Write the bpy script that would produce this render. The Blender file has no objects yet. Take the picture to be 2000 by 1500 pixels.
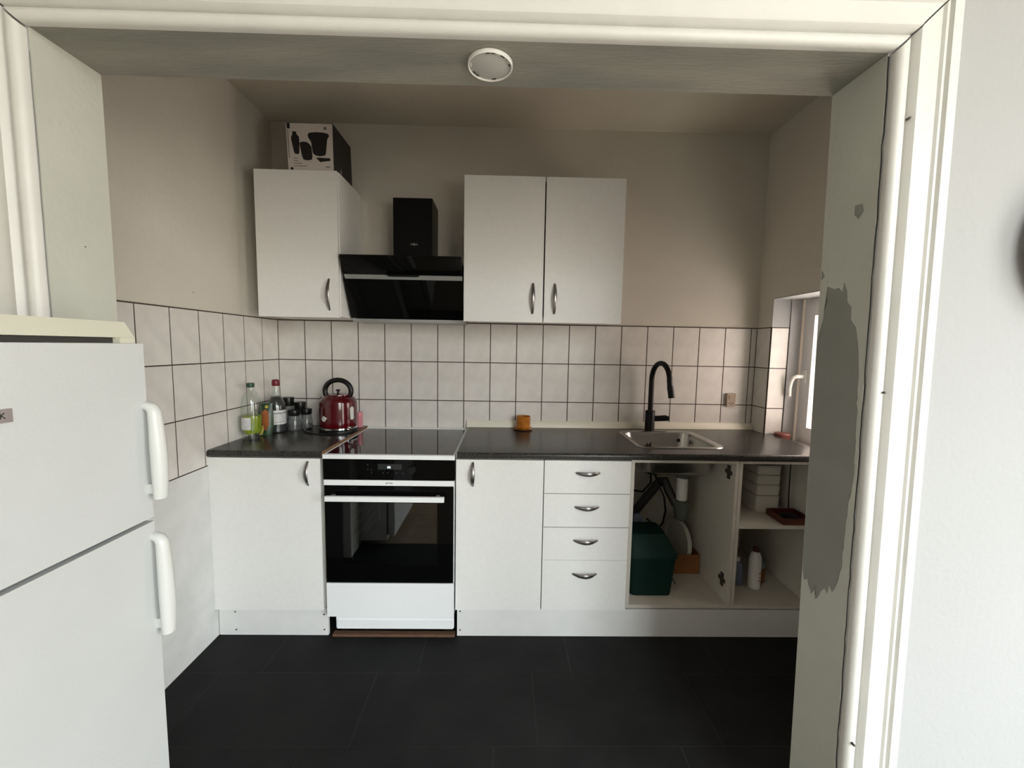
import bpy, bmesh, math, random
from mathutils import Vector, Matrix
random.seed(7)
C = bpy.context.scene.collection
PI = math.pi

# ------------------------------------------------------------------ camera
cam_d = bpy.data.cameras.new('camera'); cam = bpy.data.objects.new('camera', cam_d); C.objects.link(cam)
F, PITCH, YAW, ROLL = 803.80, 0.0896698, 0.0184634, -0.0173527
cam_d.sensor_width = 36; cam_d.lens = F*36/2000; cam_d.clip_start = 0.05
_f = Vector((math.sin(YAW)*math.cos(PITCH), math.cos(YAW)*math.cos(PITCH), -math.sin(PITCH)))
_r = Vector((math.cos(YAW), -math.sin(YAW), 0)); _d = _f.cross(_r)
_c, _s = math.cos(ROLL), math.sin(ROLL)
_r, _d = _c*_r+_s*_d, -_s*_r+_c*_d
cam.matrix_world = Matrix(((_r.x, -_d.x, -_f.x, 1.31336), (_r.y, -_d.y, -_f.y, -2.41817), (_r.z, -_d.z, -_f.z, 1.36320), (0, 0, 0, 1)))
bpy.context.scene.camera = cam

# ------------------------------------------------------------------ view, sky, daylight at the windows
sc = bpy.context.scene
sc.view_settings.view_transform = 'Standard'; sc.view_settings.look = 'None'
sc.view_settings.gamma = 1; sc.view_settings.use_curve_mapping = False
sc.view_settings.exposure = 0.0
SKY = 23.5
w = bpy.data.worlds.new('overcast_sky'); sc.world = w; w.use_nodes = True
nt_ = w.node_tree; bg_ = nt_.nodes['Background']
tc_ = nt_.nodes.new('ShaderNodeTexCoord'); sx_ = nt_.nodes.new('ShaderNodeSeparateXYZ'); rp_ = nt_.nodes.new('ShaderNodeValToRGB')
nt_.links.new(tc_.outputs['Generated'], sx_.inputs[0]); nt_.links.new(sx_.outputs['Z'], rp_.inputs['Fac']); nt_.links.new(rp_.outputs['Color'], bg_.inputs['Color'])
el = rp_.color_ramp.elements      # ground and street fronts low down, bright overcast sky above
el[0].position = 0.0; el[0].color = (.36, .335, .29, 1); el[1].position = .60; el[1].color = (.93, .98, 1.0, 1)
e1 = el.new(.06); e1.color = (.46, .435, .385, 1); e2 = el.new(.30); e2.color = (.80, .86, .90, 1)
bg_.inputs['Strength'].default_value = SKY
def area(name, loc, target, sx, sy, power, col):
    l = bpy.data.lights.new(name, 'AREA'); l.shape = 'RECTANGLE'; l.size = sx; l.size_y = sy; l.energy = power; l.color = col
    o = bpy.data.objects.new(name, l); C.objects.link(o); o.location = loc
    o.rotation_euler = (Vector(target)-Vector(loc)).to_track_quat('-Z', 'Y').to_euler(); return o
def portal(name, loc, target, sx, sy):
    o = area(name, loc, target, sx, sy, 1, (1, 1, 1)); o.data.cycles.is_portal = True
RWY = -4.6                        # inner face of the wall behind the camera
WX0, WX1, WA, WB = 2.3, 3.9, .75, 2.95
SY0_, SY1_, SZ0_, SZ1_ = -3.9, -2.7, .10, 2.45
portal('daylight_rear_window', ((WX0+WX1)/2, RWY-.01, (WA+WB)/2), ((WX0+WX1)/2, 0, (WA+WB)/2), WX1-WX0, WB-WA)
portal('daylight_side_window', (4.01, (SY0_+SY1_)/2, (SZ0_+SZ1_)/2), (0, (SY0_+SY1_)/2, (SZ0_+SZ1_)/2), SY1_-SY0_, SZ1_-SZ0_)
area('daylight_kitchen_window', (3.20, -0.54, 1.29), (0, -0.54, .95), 0.8, 0.8, 13, (1.0, 0.85, 0.77))

# ------------------------------------------------------------------ materials
def mat(name, col, rough=0.5, metal=0.0, var=0.0, vscale=8, bump=0.0, bscale=60, col2=None, spec=0.5, coat=0.0, emit=None, stretch=None):
    m = bpy.data.materials.new(name); m.use_nodes = True
    nt = m.node_tree; b = nt.nodes['Principled BSDF']
    b.inputs['Base Color'].default_value = (*col, 1); b.inputs['Roughness'].default_value = rough
    b.inputs['Metallic'].default_value = metal; b.inputs['Specular IOR Level'].default_value = spec
    b.inputs['Coat Weight'].default_value = coat
    if emit:
        b.inputs['Emission Color'].default_value = (*emit[:3], 1); b.inputs['Emission Strength'].default_value = emit[3]
    tc = nt.nodes.new('ShaderNodeTexCoord'); src = tc.outputs['Object']
    if stretch:
        mp = nt.nodes.new('ShaderNodeMapping'); mp.inputs['Scale'].default_value = stretch
        nt.links.new(src, mp.inputs[0]); src = mp.outputs[0]
    if var or col2:
        n = nt.nodes.new('ShaderNodeTexNoise'); n.inputs['Scale'].default_value = vscale; n.inputs['Detail'].default_value = 4
        r = nt.nodes.new('ShaderNodeValToRGB')
        c2 = col2 or tuple(max(0, c*(1-var)) for c in col)
        r.color_ramp.elements[0].position = .35; r.color_ramp.elements[1].position = .65
        r.color_ramp.elements[0].color = (*c2, 1); r.color_ramp.elements[1].color = (*col, 1)
        nt.links.new(src, n.inputs['Vector']); nt.links.new(n.outputs['Fac'], r.inputs['Fac']); nt.links.new(r.outputs['Color'], b.inputs['Base Color'])
    if bump:
        n = nt.nodes.new('ShaderNodeTexNoise'); n.inputs['Scale'].default_value = bscale; n.inputs['Detail'].default_value = 5
        bp = nt.nodes.new('ShaderNodeBump'); bp.inputs['Strength'].default_value = bump; bp.inputs['Distance'].default_value = 0.004
        nt.links.new(src, n.inputs['Vector']); nt.links.new(n.outputs['Fac'], bp.inputs['Height']); nt.links.new(bp.outputs['Normal'], b.inputs['Normal'])
    return m
def glassmat(name, tint=(1, 1, 1), gloss=0.5, rough=0.02, dens=0.0):
    """thin clear wall of plastic or glass: see-through with a mirror-like skin"""
    m = bpy.data.materials.new(name); m.use_nodes = True; nt = m.node_tree; nt.nodes.clear()
    o = nt.nodes.new('ShaderNodeOutputMaterial'); t = nt.nodes.new('ShaderNodeBsdfTransparent'); g = nt.nodes.new('ShaderNodeBsdfGlossy')
    t.inputs[0].default_value = (*tint, 1); g.inputs['Roughness'].default_value = rough
    fr = nt.nodes.new('ShaderNodeLayerWeight'); fr.inputs[0].default_value = .5
    pw = nt.nodes.new('ShaderNodeMath'); pw.operation = 'POWER'; pw.inputs[1].default_value = 3.0
    ml = nt.nodes.new('ShaderNodeMath'); ml.operation = 'MULTIPLY_ADD'; ml.inputs[1].default_value = gloss; ml.inputs[2].default_value = .04+gloss*.08
    mx = nt.nodes.new('ShaderNodeMixShader')
    nt.links.new(fr.outputs['Facing'], pw.inputs[0]); nt.links.new(pw.outputs[0], ml.inputs[0]); nt.links.new(ml.outputs[0], mx.inputs[0])
    nt.links.new(t.outputs[0], mx.inputs[1]); nt.links.new(g.outputs[0], mx.inputs[2])
    if dens:
        d = nt.nodes.new('ShaderNodeBsdfPrincipled'); d.inputs['Base Color'].default_value = (*tint, 1); d.inputs['Roughness'].default_value = .1
        m2 = nt.nodes.new('ShaderNodeMixShader'); m2.inputs[0].default_value = dens
        nt.links.new(mx.outputs[0], m2.inputs[1]); nt.links.new(d.outputs[0], m2.inputs[2]); nt.links.new(m2.outputs[0], o.inputs[0])
    else: nt.links.new(mx.outputs[0], o.inputs[0])
    return m
M = dict(
 wall=mat('wall_paint', (.66, .62, .545), .8, var=.05, vscale=3, bump=.35, bscale=45),
 wall_low=mat('rough_white_wall_paint', (.74, .74, .72), .8, var=.10, vscale=7, bump=.8, bscale=30),
 jamb=mat('opening_paint', (.54, .55, .485), .75, var=.06, vscale=6, bump=.35, bscale=50),
 court=mat('courtyard_plaster', (.55, .42, .36), .9, var=.1, vscale=4),
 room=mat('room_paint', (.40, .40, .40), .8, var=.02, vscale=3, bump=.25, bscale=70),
 gloss=mat('white_gloss_trim_paint', (.70, .69, .655), .4, var=.04, vscale=14, bump=.25, bscale=35),
 lintel=mat('grey_primer_patches', (.34, .325, .28), .75, col2=(.25, .255, .225), vscale=5, bump=.35, bscale=50, stretch=(.6, 3, 3)),
 roomc=mat('room_ceiling_paint', (.80, .79, .77), .85, var=.02, vscale=3),
 patch=mat('grey_paint_patch', (.27, .27, .245), .8, var=.08, vscale=9),
 ceil=mat('ceiling_paint', (.62, .57, .48), .9, var=.06, vscale=3, bump=.2),
 tile=mat('wall_tile_glaze', (.74, .71, .67), .30, col2=(.67, .64, .60), vscale=14, bump=.12, bscale=28),
 grout=mat('brown_grout', (.075, .05, .04), .9, var=.3, vscale=40),
 slate=mat('dark_floor_tile', (.012, .0125, .0122), .7, col2=(.008, .0085, .0085), vscale=6, bump=.3, bscale=30, spec=.2),
 fgrout=mat('floor_grout', (.04, .04, .038), .9, var=.2),
 oak=mat('wood_floor', (.24, .185, .125), .5, col2=(.18, .135, .085), vscale=5, stretch=(1, 12, 1)),
 white=mat('white_cabinet_foil', (.86, .85, .82), .42, var=.025, vscale=60, bump=.05, bscale=200),
 plinth=mat('grey_white_plinth_foil', (.81, .80, .775), .5, var=.04, vscale=12),
 inner=mat('cabinet_inside_foil', (.68, .64, .56), .55, var=.04, vscale=20),
 edge=mat('cabinet_edge', (.60, .57, .51), .6, var=.05),
 worktop=mat('dark_speckled_laminate', (.058, .056, .051), .26, col2=(.008, .008, .007), vscale=170, bump=.05, bscale=200, spec=.34),
 board=mat('brown_particle_board', (.25, .13, .06), .8, col2=(.14, .07, .03), vscale=60, bump=.4),
 wood=mat('brown_wood_strip', (.16, .085, .045), .7, col2=(.10, .05, .03), vscale=20, stretch=(1, 12, 12)),
 cream=mat('cream_plastic_trim', (.76, .72, .60), .35, var=.03),
 steel=mat('brushed_steel', (.50, .49, .47), .24, 1.0, var=.08, vscale=12, bump=.05, bscale=150),
 hsteel=mat('satin_handle_metal', (.36, .35, .34), .33, 1.0, var=.06),
 chrome=mat('chrome', (.8, .8, .8), .1, 1.0, var=.02),
 black=mat('black_satin', (.005, .005, .005), .33, var=.1, spec=.35),
 mblack=mat('black_matt_metal', (.005, .005, .005), .38, var=.1, spec=.2),
 bglass=mat('black_glass', (.0025, .0025, .0025), .04, spec=.16, var=.1),
 hob=mat('hob_glass', (.004, .004, .005), .05, spec=.6, var=.1),
 cookw=mat('white_enamel', (.89, .90, .90), .28, var=.01),
 cavity=mat('oven_cavity_enamel', (.03, .03, .035), .4, var=.2),
 silver=mat('grey_metal_strip', (.42, .44, .43), .35, .6, var=.04),
 fridge=mat('fridge_white_enamel', (.56, .575, .575), .36, var=.02, bump=.12, bscale=160),
 fridgetop=mat('cream_fridge_lid', (.62, .61, .50), .4, var=.02),
 fhandle=mat('white_handle_plastic', (.64, .65, .63), .28, var=.02),
 gasket=mat('gasket_and_gap_shade', (.04, .038, .032), .7, var=.1),  # door gasket, and the shade painted into the gap under the fridge lid
 badge=mat('grey_badge', (.30, .27, .26), .4, .3, var=.1),
 dark=mat('dark_shadow_gap', (.012, .011, .010), .8, var=.1),
 screw=mat('screw_head', (.10, .09, .08), .5, .5, var=.1),
 redk=mat('red_enamel', (.075, .001, .004), .14, coat=.3, var=.1),
 redcap=mat('red_cap_plastic', (.15, .002, .010), .35, var=.1),
 green=mat('green_cap_plastic', (.012, .06, .035), .4, var=.1),
 dgreen=mat('dark_green_plastic', (.003, .028, .022), .6, var=.2, spec=.25),
 lime=mat('lime_soap_liquid', (.38, .43, .03), .35, col2=(.13, .19, .012), vscale=45, stretch=(1.6, 1.6, .45)),
 syrup=mat('dark_syrup', (.012, .010, .012), .12, var=.1),
 label=mat('white_label_paper', (.72, .70, .70), .5, col2=(.55, .54, .54), vscale=40),
 ink=mat('dark_print_ink', (.010, .008, .010), .6, var=.1),
 ink2=mat('grey_print_ink', (.20, .19, .18), .6, var=.1),
 pgreen=mat('green_packet', (.02, .06, .02), .35, col2=(.01, .03, .012), vscale=50),
 porange=mat('orange_packet_print', (.42, .13, .035), .4, col2=(.28, .09, .03), vscale=80),
 pyellow=mat('yellow_packet_print', (.62, .52, .10), .4, var=.2),
 amber=mat('orange_glaze', (.44, .155, .010), .3, col2=(.34, .11, .008), vscale=30, coat=.3),
 beige=mat('beige_socket_plastic', (.38, .29, .21), .5, var=.05),
 pink=glassmat('pink_glass', (.95, .55, .60), .4, dens=.35),
 clear=glassmat('clear_plastic', (.93, .96, .94), .45),
 jarg=glassmat('clear_jar_glass', (.72, .74, .74), .45, dens=.12),
 pane=glassmat('window_pane', (.97, .98, .98), .12),
 ovenp=glassmat('oven_door_pane', (.46, .49, .49), 1.0),
 upvc=mat('white_window_plastic', (.84, .82, .82), .35, var=.02),
 offw=mat('white_plastic', (.85, .84, .81), .4, var=.03),
 smokedisc=mat('grey_disc_plastic', (.58, .58, .54), .55, var=.04),
 ring=mat('white_lid_plastic', (.62, .61, .54), .4, var=.04),
 obox=mat('orange_brown_cardboard', (.30, .12, .035), .7, col2=(.24, .09, .03), vscale=10),
 pipe=mat('dark_grey_pipe', (.035, .035, .033), .45, var=.1),
 trap=mat('grey_trap_plastic', (.10, .11, .095), .5, var=.1),
 tray=mat('red_brown_tray', (.10, .022, .010), .4, var=.2),
 blue=mat('blue_grey_bottle', (.20, .24, .34), .4, var=.1),
 cblack=mat('black_carton', (.02, .018, .014), .6, var=.1),
 cwhite=mat('white_carton_print', (.66, .60, .55), .55, var=.03),
 lampb=mat('black_lamp_shade', (.006, .006, .005), .4, var=.1),
 red_sill=mat('dull_red_plastic', (.20, .06, .05), .5, var=.1),
)
tubeem = mat('lit_display_digits', (.8, .9, .95), .5, emit=(.75, .9, 1, 2.2))

# ------------------------------------------------------------------ helpers
def woff(p):
    v = Vector((0, 0, 0))
    while p is not None: v += p.location; p = p.parent
    return v
def obj(name, bm, m, parent=None, smooth=False, bevel=0, seg=2):
    """all bmesh coordinates are world coordinates"""
    if bevel:
        es = [e for e in bm.edges if len(e.link_faces) == 2 and e.calc_face_angle(0) > .6]
        bmesh.ops.bevel(bm, geom=es, offset=bevel, segments=seg, affect='EDGES', profile=.5, clamp_overlap=True)
    off = woff(parent)
    for v in bm.verts: v.co -= off
    me = bpy.data.meshes.new(name); bm.normal_update(); bm.to_mesh(me); bm.free()
    if smooth:
        for p in me.polygons: p.use_smooth = True
        try: me.set_sharp_from_angle(angle=.7)
        except Exception: pass
    me.materials.append(m if not isinstance(m, str) else M[m])
    o = bpy.data.objects.new(name, me); C.objects.link(o)
    if parent: o.parent = parent
    return o
def N(): return bmesh.new()
def box(bm, x0, x1, y0, y1, z0, z1):
    x0, x1 = sorted((x0, x1)); y0, y1 = sorted((y0, y1)); z0, z1 = sorted((z0, z1))
    v = [bm.verts.new(p) for p in ((x0,y0,z0),(x1,y0,z0),(x1,y1,z0),(x0,y1,z0),(x0,y0,z1),(x1,y0,z1),(x1,y1,z1),(x0,y1,z1))]
    for f in ((0,3,2,1),(4,5,6,7),(0,1,5,4),(1,2,6,5),(2,3,7,6),(3,0,4,7)): bm.faces.new([v[i] for i in f])
    return bm
def hexa(bm, bot, top):
    v = [bm.verts.new(p) for p in bot+top]
    for f in ((0,3,2,1),(4,5,6,7),(0,1,5,4),(1,2,6,5),(2,3,7,6),(3,0,4,7)): bm.faces.new([v[i] for i in f])
    bmesh.ops.recalc_face_normals(bm, faces=bm.faces); return bm
def bx(name, x0, x1, y0, y1, z0, z1, m, parent=None, bevel=0, seg=2):
    return obj(name, box(N(), x0, x1, y0, y1, z0, z1), m, parent, smooth=bool(bevel), bevel=bevel, seg=seg)
def tube(bm, pts, r, seg=12, ry=None, up=(0, 0, 1), cap=True, radii=None):
    pts = [Vector(p) for p in pts]; rings = []; nrm = None
    for i, p in enumerate(pts):
        t = (pts[min(i+1, len(pts)-1)]-pts[max(i-1, 0)]).normalized()
        if nrm is None:
            u = Vector(up); nrm = u.cross(t)
            if nrm.length < 1e-4: nrm = (Vector((0, 1, 0)) if abs(t.y) < .9 else Vector((1, 0, 0))).cross(t)
        nrm = (nrm - t*nrm.dot(t)).normalized(); b = t.cross(nrm)
        k = radii[i] if radii else 1
        rings.append([bm.verts.new(p + nrm*math.cos(a)*r*k + b*math.sin(a)*(ry or r)*k) for a in [2*PI*j/seg for j in range(seg)]])
    for a, b in zip(rings, rings[1:]):
        for j in range(seg): bm.faces.new((a[j], a[(j+1) % seg], b[(j+1) % seg], b[j]))
    if cap:
        bm.faces.new(rings[0][::-1]); bm.faces.new(rings[-1])
    return bm
def lathe(bm, prof, cx, cy, seg=32, cap0=True, cap1=True):
    rings = [[bm.verts.new((cx+r*math.cos(2*PI*j/seg), cy+r*math.sin(2*PI*j/seg), z)) for j in range(seg)] for r, z in prof]
    for a, b in zip(rings, rings[1:]):
        for j in range(seg): bm.faces.new((a[j], a[(j+1) % seg], b[(j+1) % seg], b[j]))
    if cap0: bm.faces.new(rings[0][::-1])
    if cap1: bm.faces.new(rings[-1])
    return bm
def cyl(bm, p0, p1, r, seg=20): return tube(bm, [p0, p1], r, seg)
def prism(bm, pts, axis, a0, a1):
    """polygon extruded along axis (0=x: pts are (y,z); 1=y: pts are (x,z); 2=z: pts are (x,y))"""
    def P(p, a):
        q = list(p); q.insert(axis, a); return q
    A = [bm.verts.new(P(p, a0)) for p in pts]; B = [bm.verts.new(P(p, a1)) for p in pts]
    n = len(pts)
    bm.faces.new(A); bm.faces.new(B[::-1])
    for i in range(n): bm.faces.new((A[i], B[i], B[(i+1) % n], A[(i+1) % n]))
    bmesh.ops.recalc_face_normals(bm, faces=bm.faces); return bm
def rrect(x0, x1, y0, y1, r, n=6):
    out = []
    for cx, cy, a0 in ((x1-r, y1-r, 0), (x0+r, y1-r, 90), (x0+r, y0+r, 180), (x1-r, y0+r, 270)):
        for i in range(n+1):
            a = math.radians(a0+90*i/n); out.append((cx+r*math.cos(a), cy+r*math.sin(a)))
    return out
def loft(bm, loops, cap0=False, cap1=False):
    R = [[bm.verts.new(p) for p in L] for L in loops]; n = len(R[0])
    for a, b in zip(R, R[1:]):
        for j in range(n): bm.faces.new((a[j], a[(j+1) % n], b[(j+1) % n], b[j]))
    if cap0: bm.faces.new(R[0][::-1])
    if cap1: bm.faces.new(R[-1])
    return bm
def tag(o, label=None, cat=None, group=None, kind=None):
    if label: o['label'] = label
    if cat: o['category'] = cat
    if group: o['group'] = group
    if kind: o['kind'] = kind
    return o
def thing(name, label, cat, loc, group=None):
    o = bpy.data.objects.new(name, None); C.objects.link(o); o.location = loc; o.empty_display_size = .05
    return tag(o, label, cat, group)
def struct(name, bm, m, bevel=0, smooth=False, label=None):
    o = obj(name, bm, m, None, bevel=bevel, smooth=smooth); o['kind'] = 'structure'
    if label: o['label'] = label
    return o
def text(name, s, size, m, parent, loc, rot, align='CENTER'):
    cu = bpy.data.curves.new(name, 'FONT'); cu.body = s; cu.size = size; cu.extrude = .0003; cu.align_x = align; cu.align_y = 'CENTER'
    t = bpy.data.objects.new(name+'_curve', cu); C.objects.link(t)
    me = bpy.data.meshes.new_from_object(t.evaluated_get(bpy.context.evaluated_depsgraph_get()))
    bpy.data.objects.remove(t); me.name = name; me.materials.clear(); me.materials.append(M[m] if isinstance(m, str) else m)
    o = bpy.data.objects.new(name, me); C.objects.link(o); o.parent = parent
    o.location = Vector(loc)-woff(parent); o.rotation_euler = rot; return o
FRONT = (PI/2, 0, 0)      # text that faces -Y
def handle(parent, x, z, y, vertical=True, L=.107, name='handle'):
    """bow handle: crescent that leaves the front and comes back"""
    pts, rad = [], []
    for i in range(15):
        t = i/14; s = (t-.5)*L; d = .004+.026*(1-(2*t-1)**2)
        pts.append((x, y-d, z+s) if vertical else (x+s, y-d, z)); rad.append(.5+.5*math.sin(PI*t))
    bm = tube(N(), pts, .0098, 12, ry=.0038, up=(0, 1, 0), radii=rad)
    for k in (0, 14):
        p = pts[k]; cyl(bm, (p[0], y+.001, p[2]), (p[0], y-.006, p[2]), .0035, 8)
    return obj(name, bm, 'hsteel', parent, smooth=True)

# ------------------------------------------------------------------ structure: floor
TW = .1535; TH = .22724; ZT = 1.4958; XR = 2.797
YK, YR = -1.368, -1.515
fl = struct('floor', box(N(), -.15, 3.0, -1.56, .1, -.05, -.0012), 'fgrout')
def floor_tile(x0, x1, y0, y1):
    x0, x1 = max(x0, 0), min(x1, XR)
    if x1-x0 < .02: return
    o = bx('tile', x0+.0015, x1-.0015, y0+.0015, y1-.0015, -.0011, random.uniform(-.0004, .0004), 'slate', fl, bevel=.001, seg=1)
FH = .3185
for y1, xs in ((-.488+FH, .0), (-.488, .323), (-.8065, .158), (-1.125, .006)):
    k = -1
    while xs+k*.645 < XR:
        floor_tile(xs+k*.645, xs+(k+1)*.645, y1-FH if y1 > -1.1 else -1.56, y1); k += 1
floor_tile(0, 1.4, 0, -.17); floor_tile(1.4, 2.797, 0, -.17)
fr = struct('floor_room', box(N(), -.15, 4.15, RWY-.15, -1.56, -.05, -.004), 'oak')
for i in range(26):
    x = -.02+i*.16
    if x < 4.0: bx('plank', x+.001, x+.159, RWY, -1.562, -.004, .0, 'oak', fr, bevel=.001, seg=1)

# ------------------------------------------------------------------ structure: walls and ceiling
wb = struct('wall_back', box(N(), -.15, 3.2, .006, .15, 0, 2.585), 'wall')
wl = struct('wall_left', box(N(), -.15, -.006, RWY-.15, .006, .81, 2.585), 'wall')
wll = bx('lower_plaster', -.15, -.001, RWY-.15, .006, 0, .811, 'wall_low', wl)
WY0, WY1, WZ0, WZ1 = -.95, -.125, .855, 1.655
b = N()
box(b, XR+.004, 3.02, WY1, .006, 0, 2.585); box(b, XR+.004, 3.02, YR, WY0, 0, 2.585)
box(b, XR+.004, 3.02, WY0, WY1, 0, WZ0); box(b, XR+.004, 3.02, WY0, WY1, WZ1, 2.585)
wr = struct('wall_right', b, 'wall')
b = N()
XL = .345
def xr(z): return 2.1455-.0196*z     # right side of the opening leans a little
LZ = 1.990
hexa(b, [(XL-.0, YR, 0), (XL, YK, 0), (-.006, YK, 0), (-.006, YR, 0)], [(XL, YR, LZ), (XL, YK, LZ), (-.006, YK, LZ), (-.006, YR, LZ)])
hexa(b, [(xr(0), YR, 0), (4.0, YR, 0), (4.0, YK, 0), (xr(0), YK, 0)], [(xr(LZ), YR, LZ), (4.0, YR, LZ), (4.0, YK, LZ), (xr(LZ), YK, LZ)])
box(b, -.006, 4.0, YK, YR, LZ, 2.585)
wf = struct('wall_front', b, 'room', label='wall with the wide opening between kitchen and room')
# painted lining of the opening
b = N(); box(b, XL-.001, XL+.003, YR+.001, YK+.0015, 0, LZ)
obj('jamb_lining', b, 'jamb', wf)
hexaL = N(); hexa(hexaL, [(xr(0)-.003, YR+.001, 0), (xr(0)+.001, YR+.001, 0), (xr(0)+.001, YK+.0015, 0), (xr(0)-.003, YK+.0015, 0)],
     [(xr(LZ)-.003, YR+.001, LZ), (xr(LZ)+.001, YR+.001, LZ), (xr(LZ)+.001, YK+.0015, LZ), (xr(LZ)-.003, YK+.0015, LZ)])
obj('jamb_lining', hexaL, 'jamb', wf)
bx('lintel_lining', XL, xr(LZ), YR+.001, YK+.0015, LZ-.003, LZ+.001, 'lintel', wf)
def patch(pts, name='paint_patch'):
    b = N()
    A = [b.verts.new((xr(z)-.0040, y, z)) for y, z in pts]; B = [b.verts.new((xr(z)-.0028, y, z)) for y, z in pts]
    b.faces.new(A); n = len(A)
    for i in range(n): b.faces.new((A[i], B[i], B[(i+1) % n], A[(i+1) % n]))
    bmesh.ops.triangulate(b, faces=[f for f in b.faces if len(f.verts) > 4]); bmesh.ops.recalc_face_normals(b, faces=b.faces)
    return tag(obj(name, b, 'patch', wf), 'bare grey patch with ragged edges')
P0 = [(-1.3918,1.5261),(-1.4116,1.5172),(-1.4267,1.5175),(-1.4384,1.5051),(-1.4417,1.5285),(-1.4514,1.5058),(-1.454,1.4818),(-1.4667,1.4688),(-1.4671,1.4394),(-1.4828,1.421),(-1.4901,1.3918),(-1.4945,1.3628),(-1.4993,1.2814),(-1.5028,1.2112),(-1.505,1.1403),(-1.5031,1.0552),(-1.4967,1.0098),(-1.4926,.9142),(-1.4922,.8632),(-1.484,.8134),(-1.4758,.7889),(-1.4692,.7769),(-1.458,.7913),(-1.4544,.7649),(-1.4452,.7728),(-1.4194,.7263),(-1.4175,.76),(-1.4029,.7299),(-1.3881,.7635),(-1.376,.7536),(-1.370,.7783),(-1.3697,.8106),(-1.3688,.8478),(-1.3688,1.0047),(-1.3688,1.0752),(-1.3688,1.2266),(-1.3688,1.3073),(-1.3700,1.3938),(-1.3794,1.3999),(-1.3856,1.4637),(-1.3959,1.488)]
P1 = []
for i, (y, z) in enumerate(P0):      # ragged in-between points
    y2, z2 = P0[(i+1) % len(P0)]; P1.append((y, z))
    if abs(z2-z) > .03 and y < -1.375: P1 += [(y+(y2-y)*t+random.uniform(-.003, .003), z+(z2-z)*t) for t in (.3, .45, .7)]
patch(P1)
patch([(-1.4582,1.6985),(-1.477,1.6967),(-1.4814,1.6798),(-1.4698,1.6655),(-1.4577,1.6782)], 'paint_chip')
patch([(-1.370,1.5682),(-1.3791,1.5532),(-1.3705,1.5448)], 'paint_chip')
struct('ceiling', box(N(), -.15, 4.15, YK-.0, .15, 2.585, 2.68), 'ceil')
struct('ceiling_room', box(N(), -.15, 4.15, RWY-.15, YR, 3.1, 3.2), 'roomc')
bx('upper_wall', -.006, 4.0, YR, YK, 2.585, 3.1, 'room', bpy.data.objects['wall_front'])
bx('upper_wall', -.15, -.006, RWY-.15, YR, 2.585, 3.1, 'room', bpy.data.objects['wall_left'])
b = N()          # wall behind the camera with its window opening
box(b, -.15, WX0, RWY-.15, RWY, 0, 3.1); box(b, WX1, 4.15, RWY-.15, RWY, 0, 3.1)
box(b, WX0, WX1, RWY-.15, RWY, 0, WA); box(b, WX0, WX1, RWY-.15, RWY, WB, 3.1)
struct('wall_rear', b, 'room')
b = N()
box(b, 4.0, 4.15, SY1_, YK, 0, 3.1); box(b, 4.0, 4.15, RWY, SY0_, 0, 3.1); box(b, 4.0, 4.15, SY0_, SY1_, SZ1_, 3.1); box(b, 4.0, 4.15, SY0_, SY1_, 0, SZ0_)
struct('wall_room_side', b, 'room')

# wall tiles
for wpar, args in ((wb, (0, XR, .0012, .006, .8085, ZT+.003)), ):
    bx('grout_bed', *args, 'grout', wpar)
bx('grout_bed', -.006, -.0009, YK+.001, 0.002, .8115, ZT+.003, 'grout', wl)
bx('grout_bed', XR+.0009, XR+.004, WY1, 0.003, .812, ZT+.003, 'grout', wr)
G = .0026
tmesh = {}
def wtile(parent, face, a0, a1, z0, z1):
    """face b: back wall (a = x); l: left wall (a = -y); r: right wall (a = -y); v: window reveal (a = x)"""
    w_, h_ = a1-a0-2*G, z1-z0-2*G
    if w_ < .004 or h_ < .004: return
    key = (face, round(w_, 4), round(h_, 4)); ca, cz = (a0+a1)/2, (z0+z1)/2
    if key not in tmesh:
        b_ = N()
        if face in 'bv': box(b_, -w_/2, w_/2, -.0005 if face == 'b' else -.004, .0035, -h_/2, h_/2)
        elif face == 'l': box(b_, -.0028, .0, -w_/2, w_/2, -h_/2, h_/2)
        else: box(b_, 0, .0028, -w_/2, w_/2, -h_/2, h_/2)
        o = obj('tile', b_, 'tile', None, smooth=True, bevel=.0012, seg=1); tmesh[key] = o.data
    else:
        o = bpy.data.objects.new('tile', tmesh[key]); C.objects.link(o)
    o.parent = parent
    o.location = {'b': (ca, 0, cz), 'v': (ca, WY1-.0005, cz), 'l': (0, -ca, cz), 'r': (XR, -ca, cz)}[face]
rowz = [(ZT-TH, ZT), (ZT-2*TH, ZT-TH), (ZT-3*TH, ZT-2*TH)]
for z0, z1 in rowz:
    for k in range(18): wtile(wb, 'b', k*TW, (k+1)*TW, z0, z1)
    wtile(wb, 'b', 18*TW, XR, z0, z1)
    wtile(wl, 'l', 0, .1557, z0, z1)
    a = .1557
    while a < 1.3: wtile(wl, 'l', a, min(a+TW, 1.366), z0, z1); a += TW
    wtile(wr, 'r', 0, -WY1, z0, z1); wtile(wr, 'v', XR+.003, 2.898, max(z0, WZ0), z1)
bx('grout_bed', XR+.004, 2.9, WY1-.003, WY1+.0005, WZ0, ZT+.003, 'grout', wr)
bx('reveal_plaster', XR+.004, 2.9, WY1-.003, WY1+.0005, ZT+.003, WZ1, 'room', wr)
bx('reveal_plaster', 2.9, 2.962, WY1-.010, WY1+.0005, WZ0, WZ1, 'room', wr, bevel=.003)
bx('reveal_plaster', XR+.004, 2.962, WY0, WY1-.003, WZ1-.003, WZ1+.001, 'room', wr)

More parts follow.
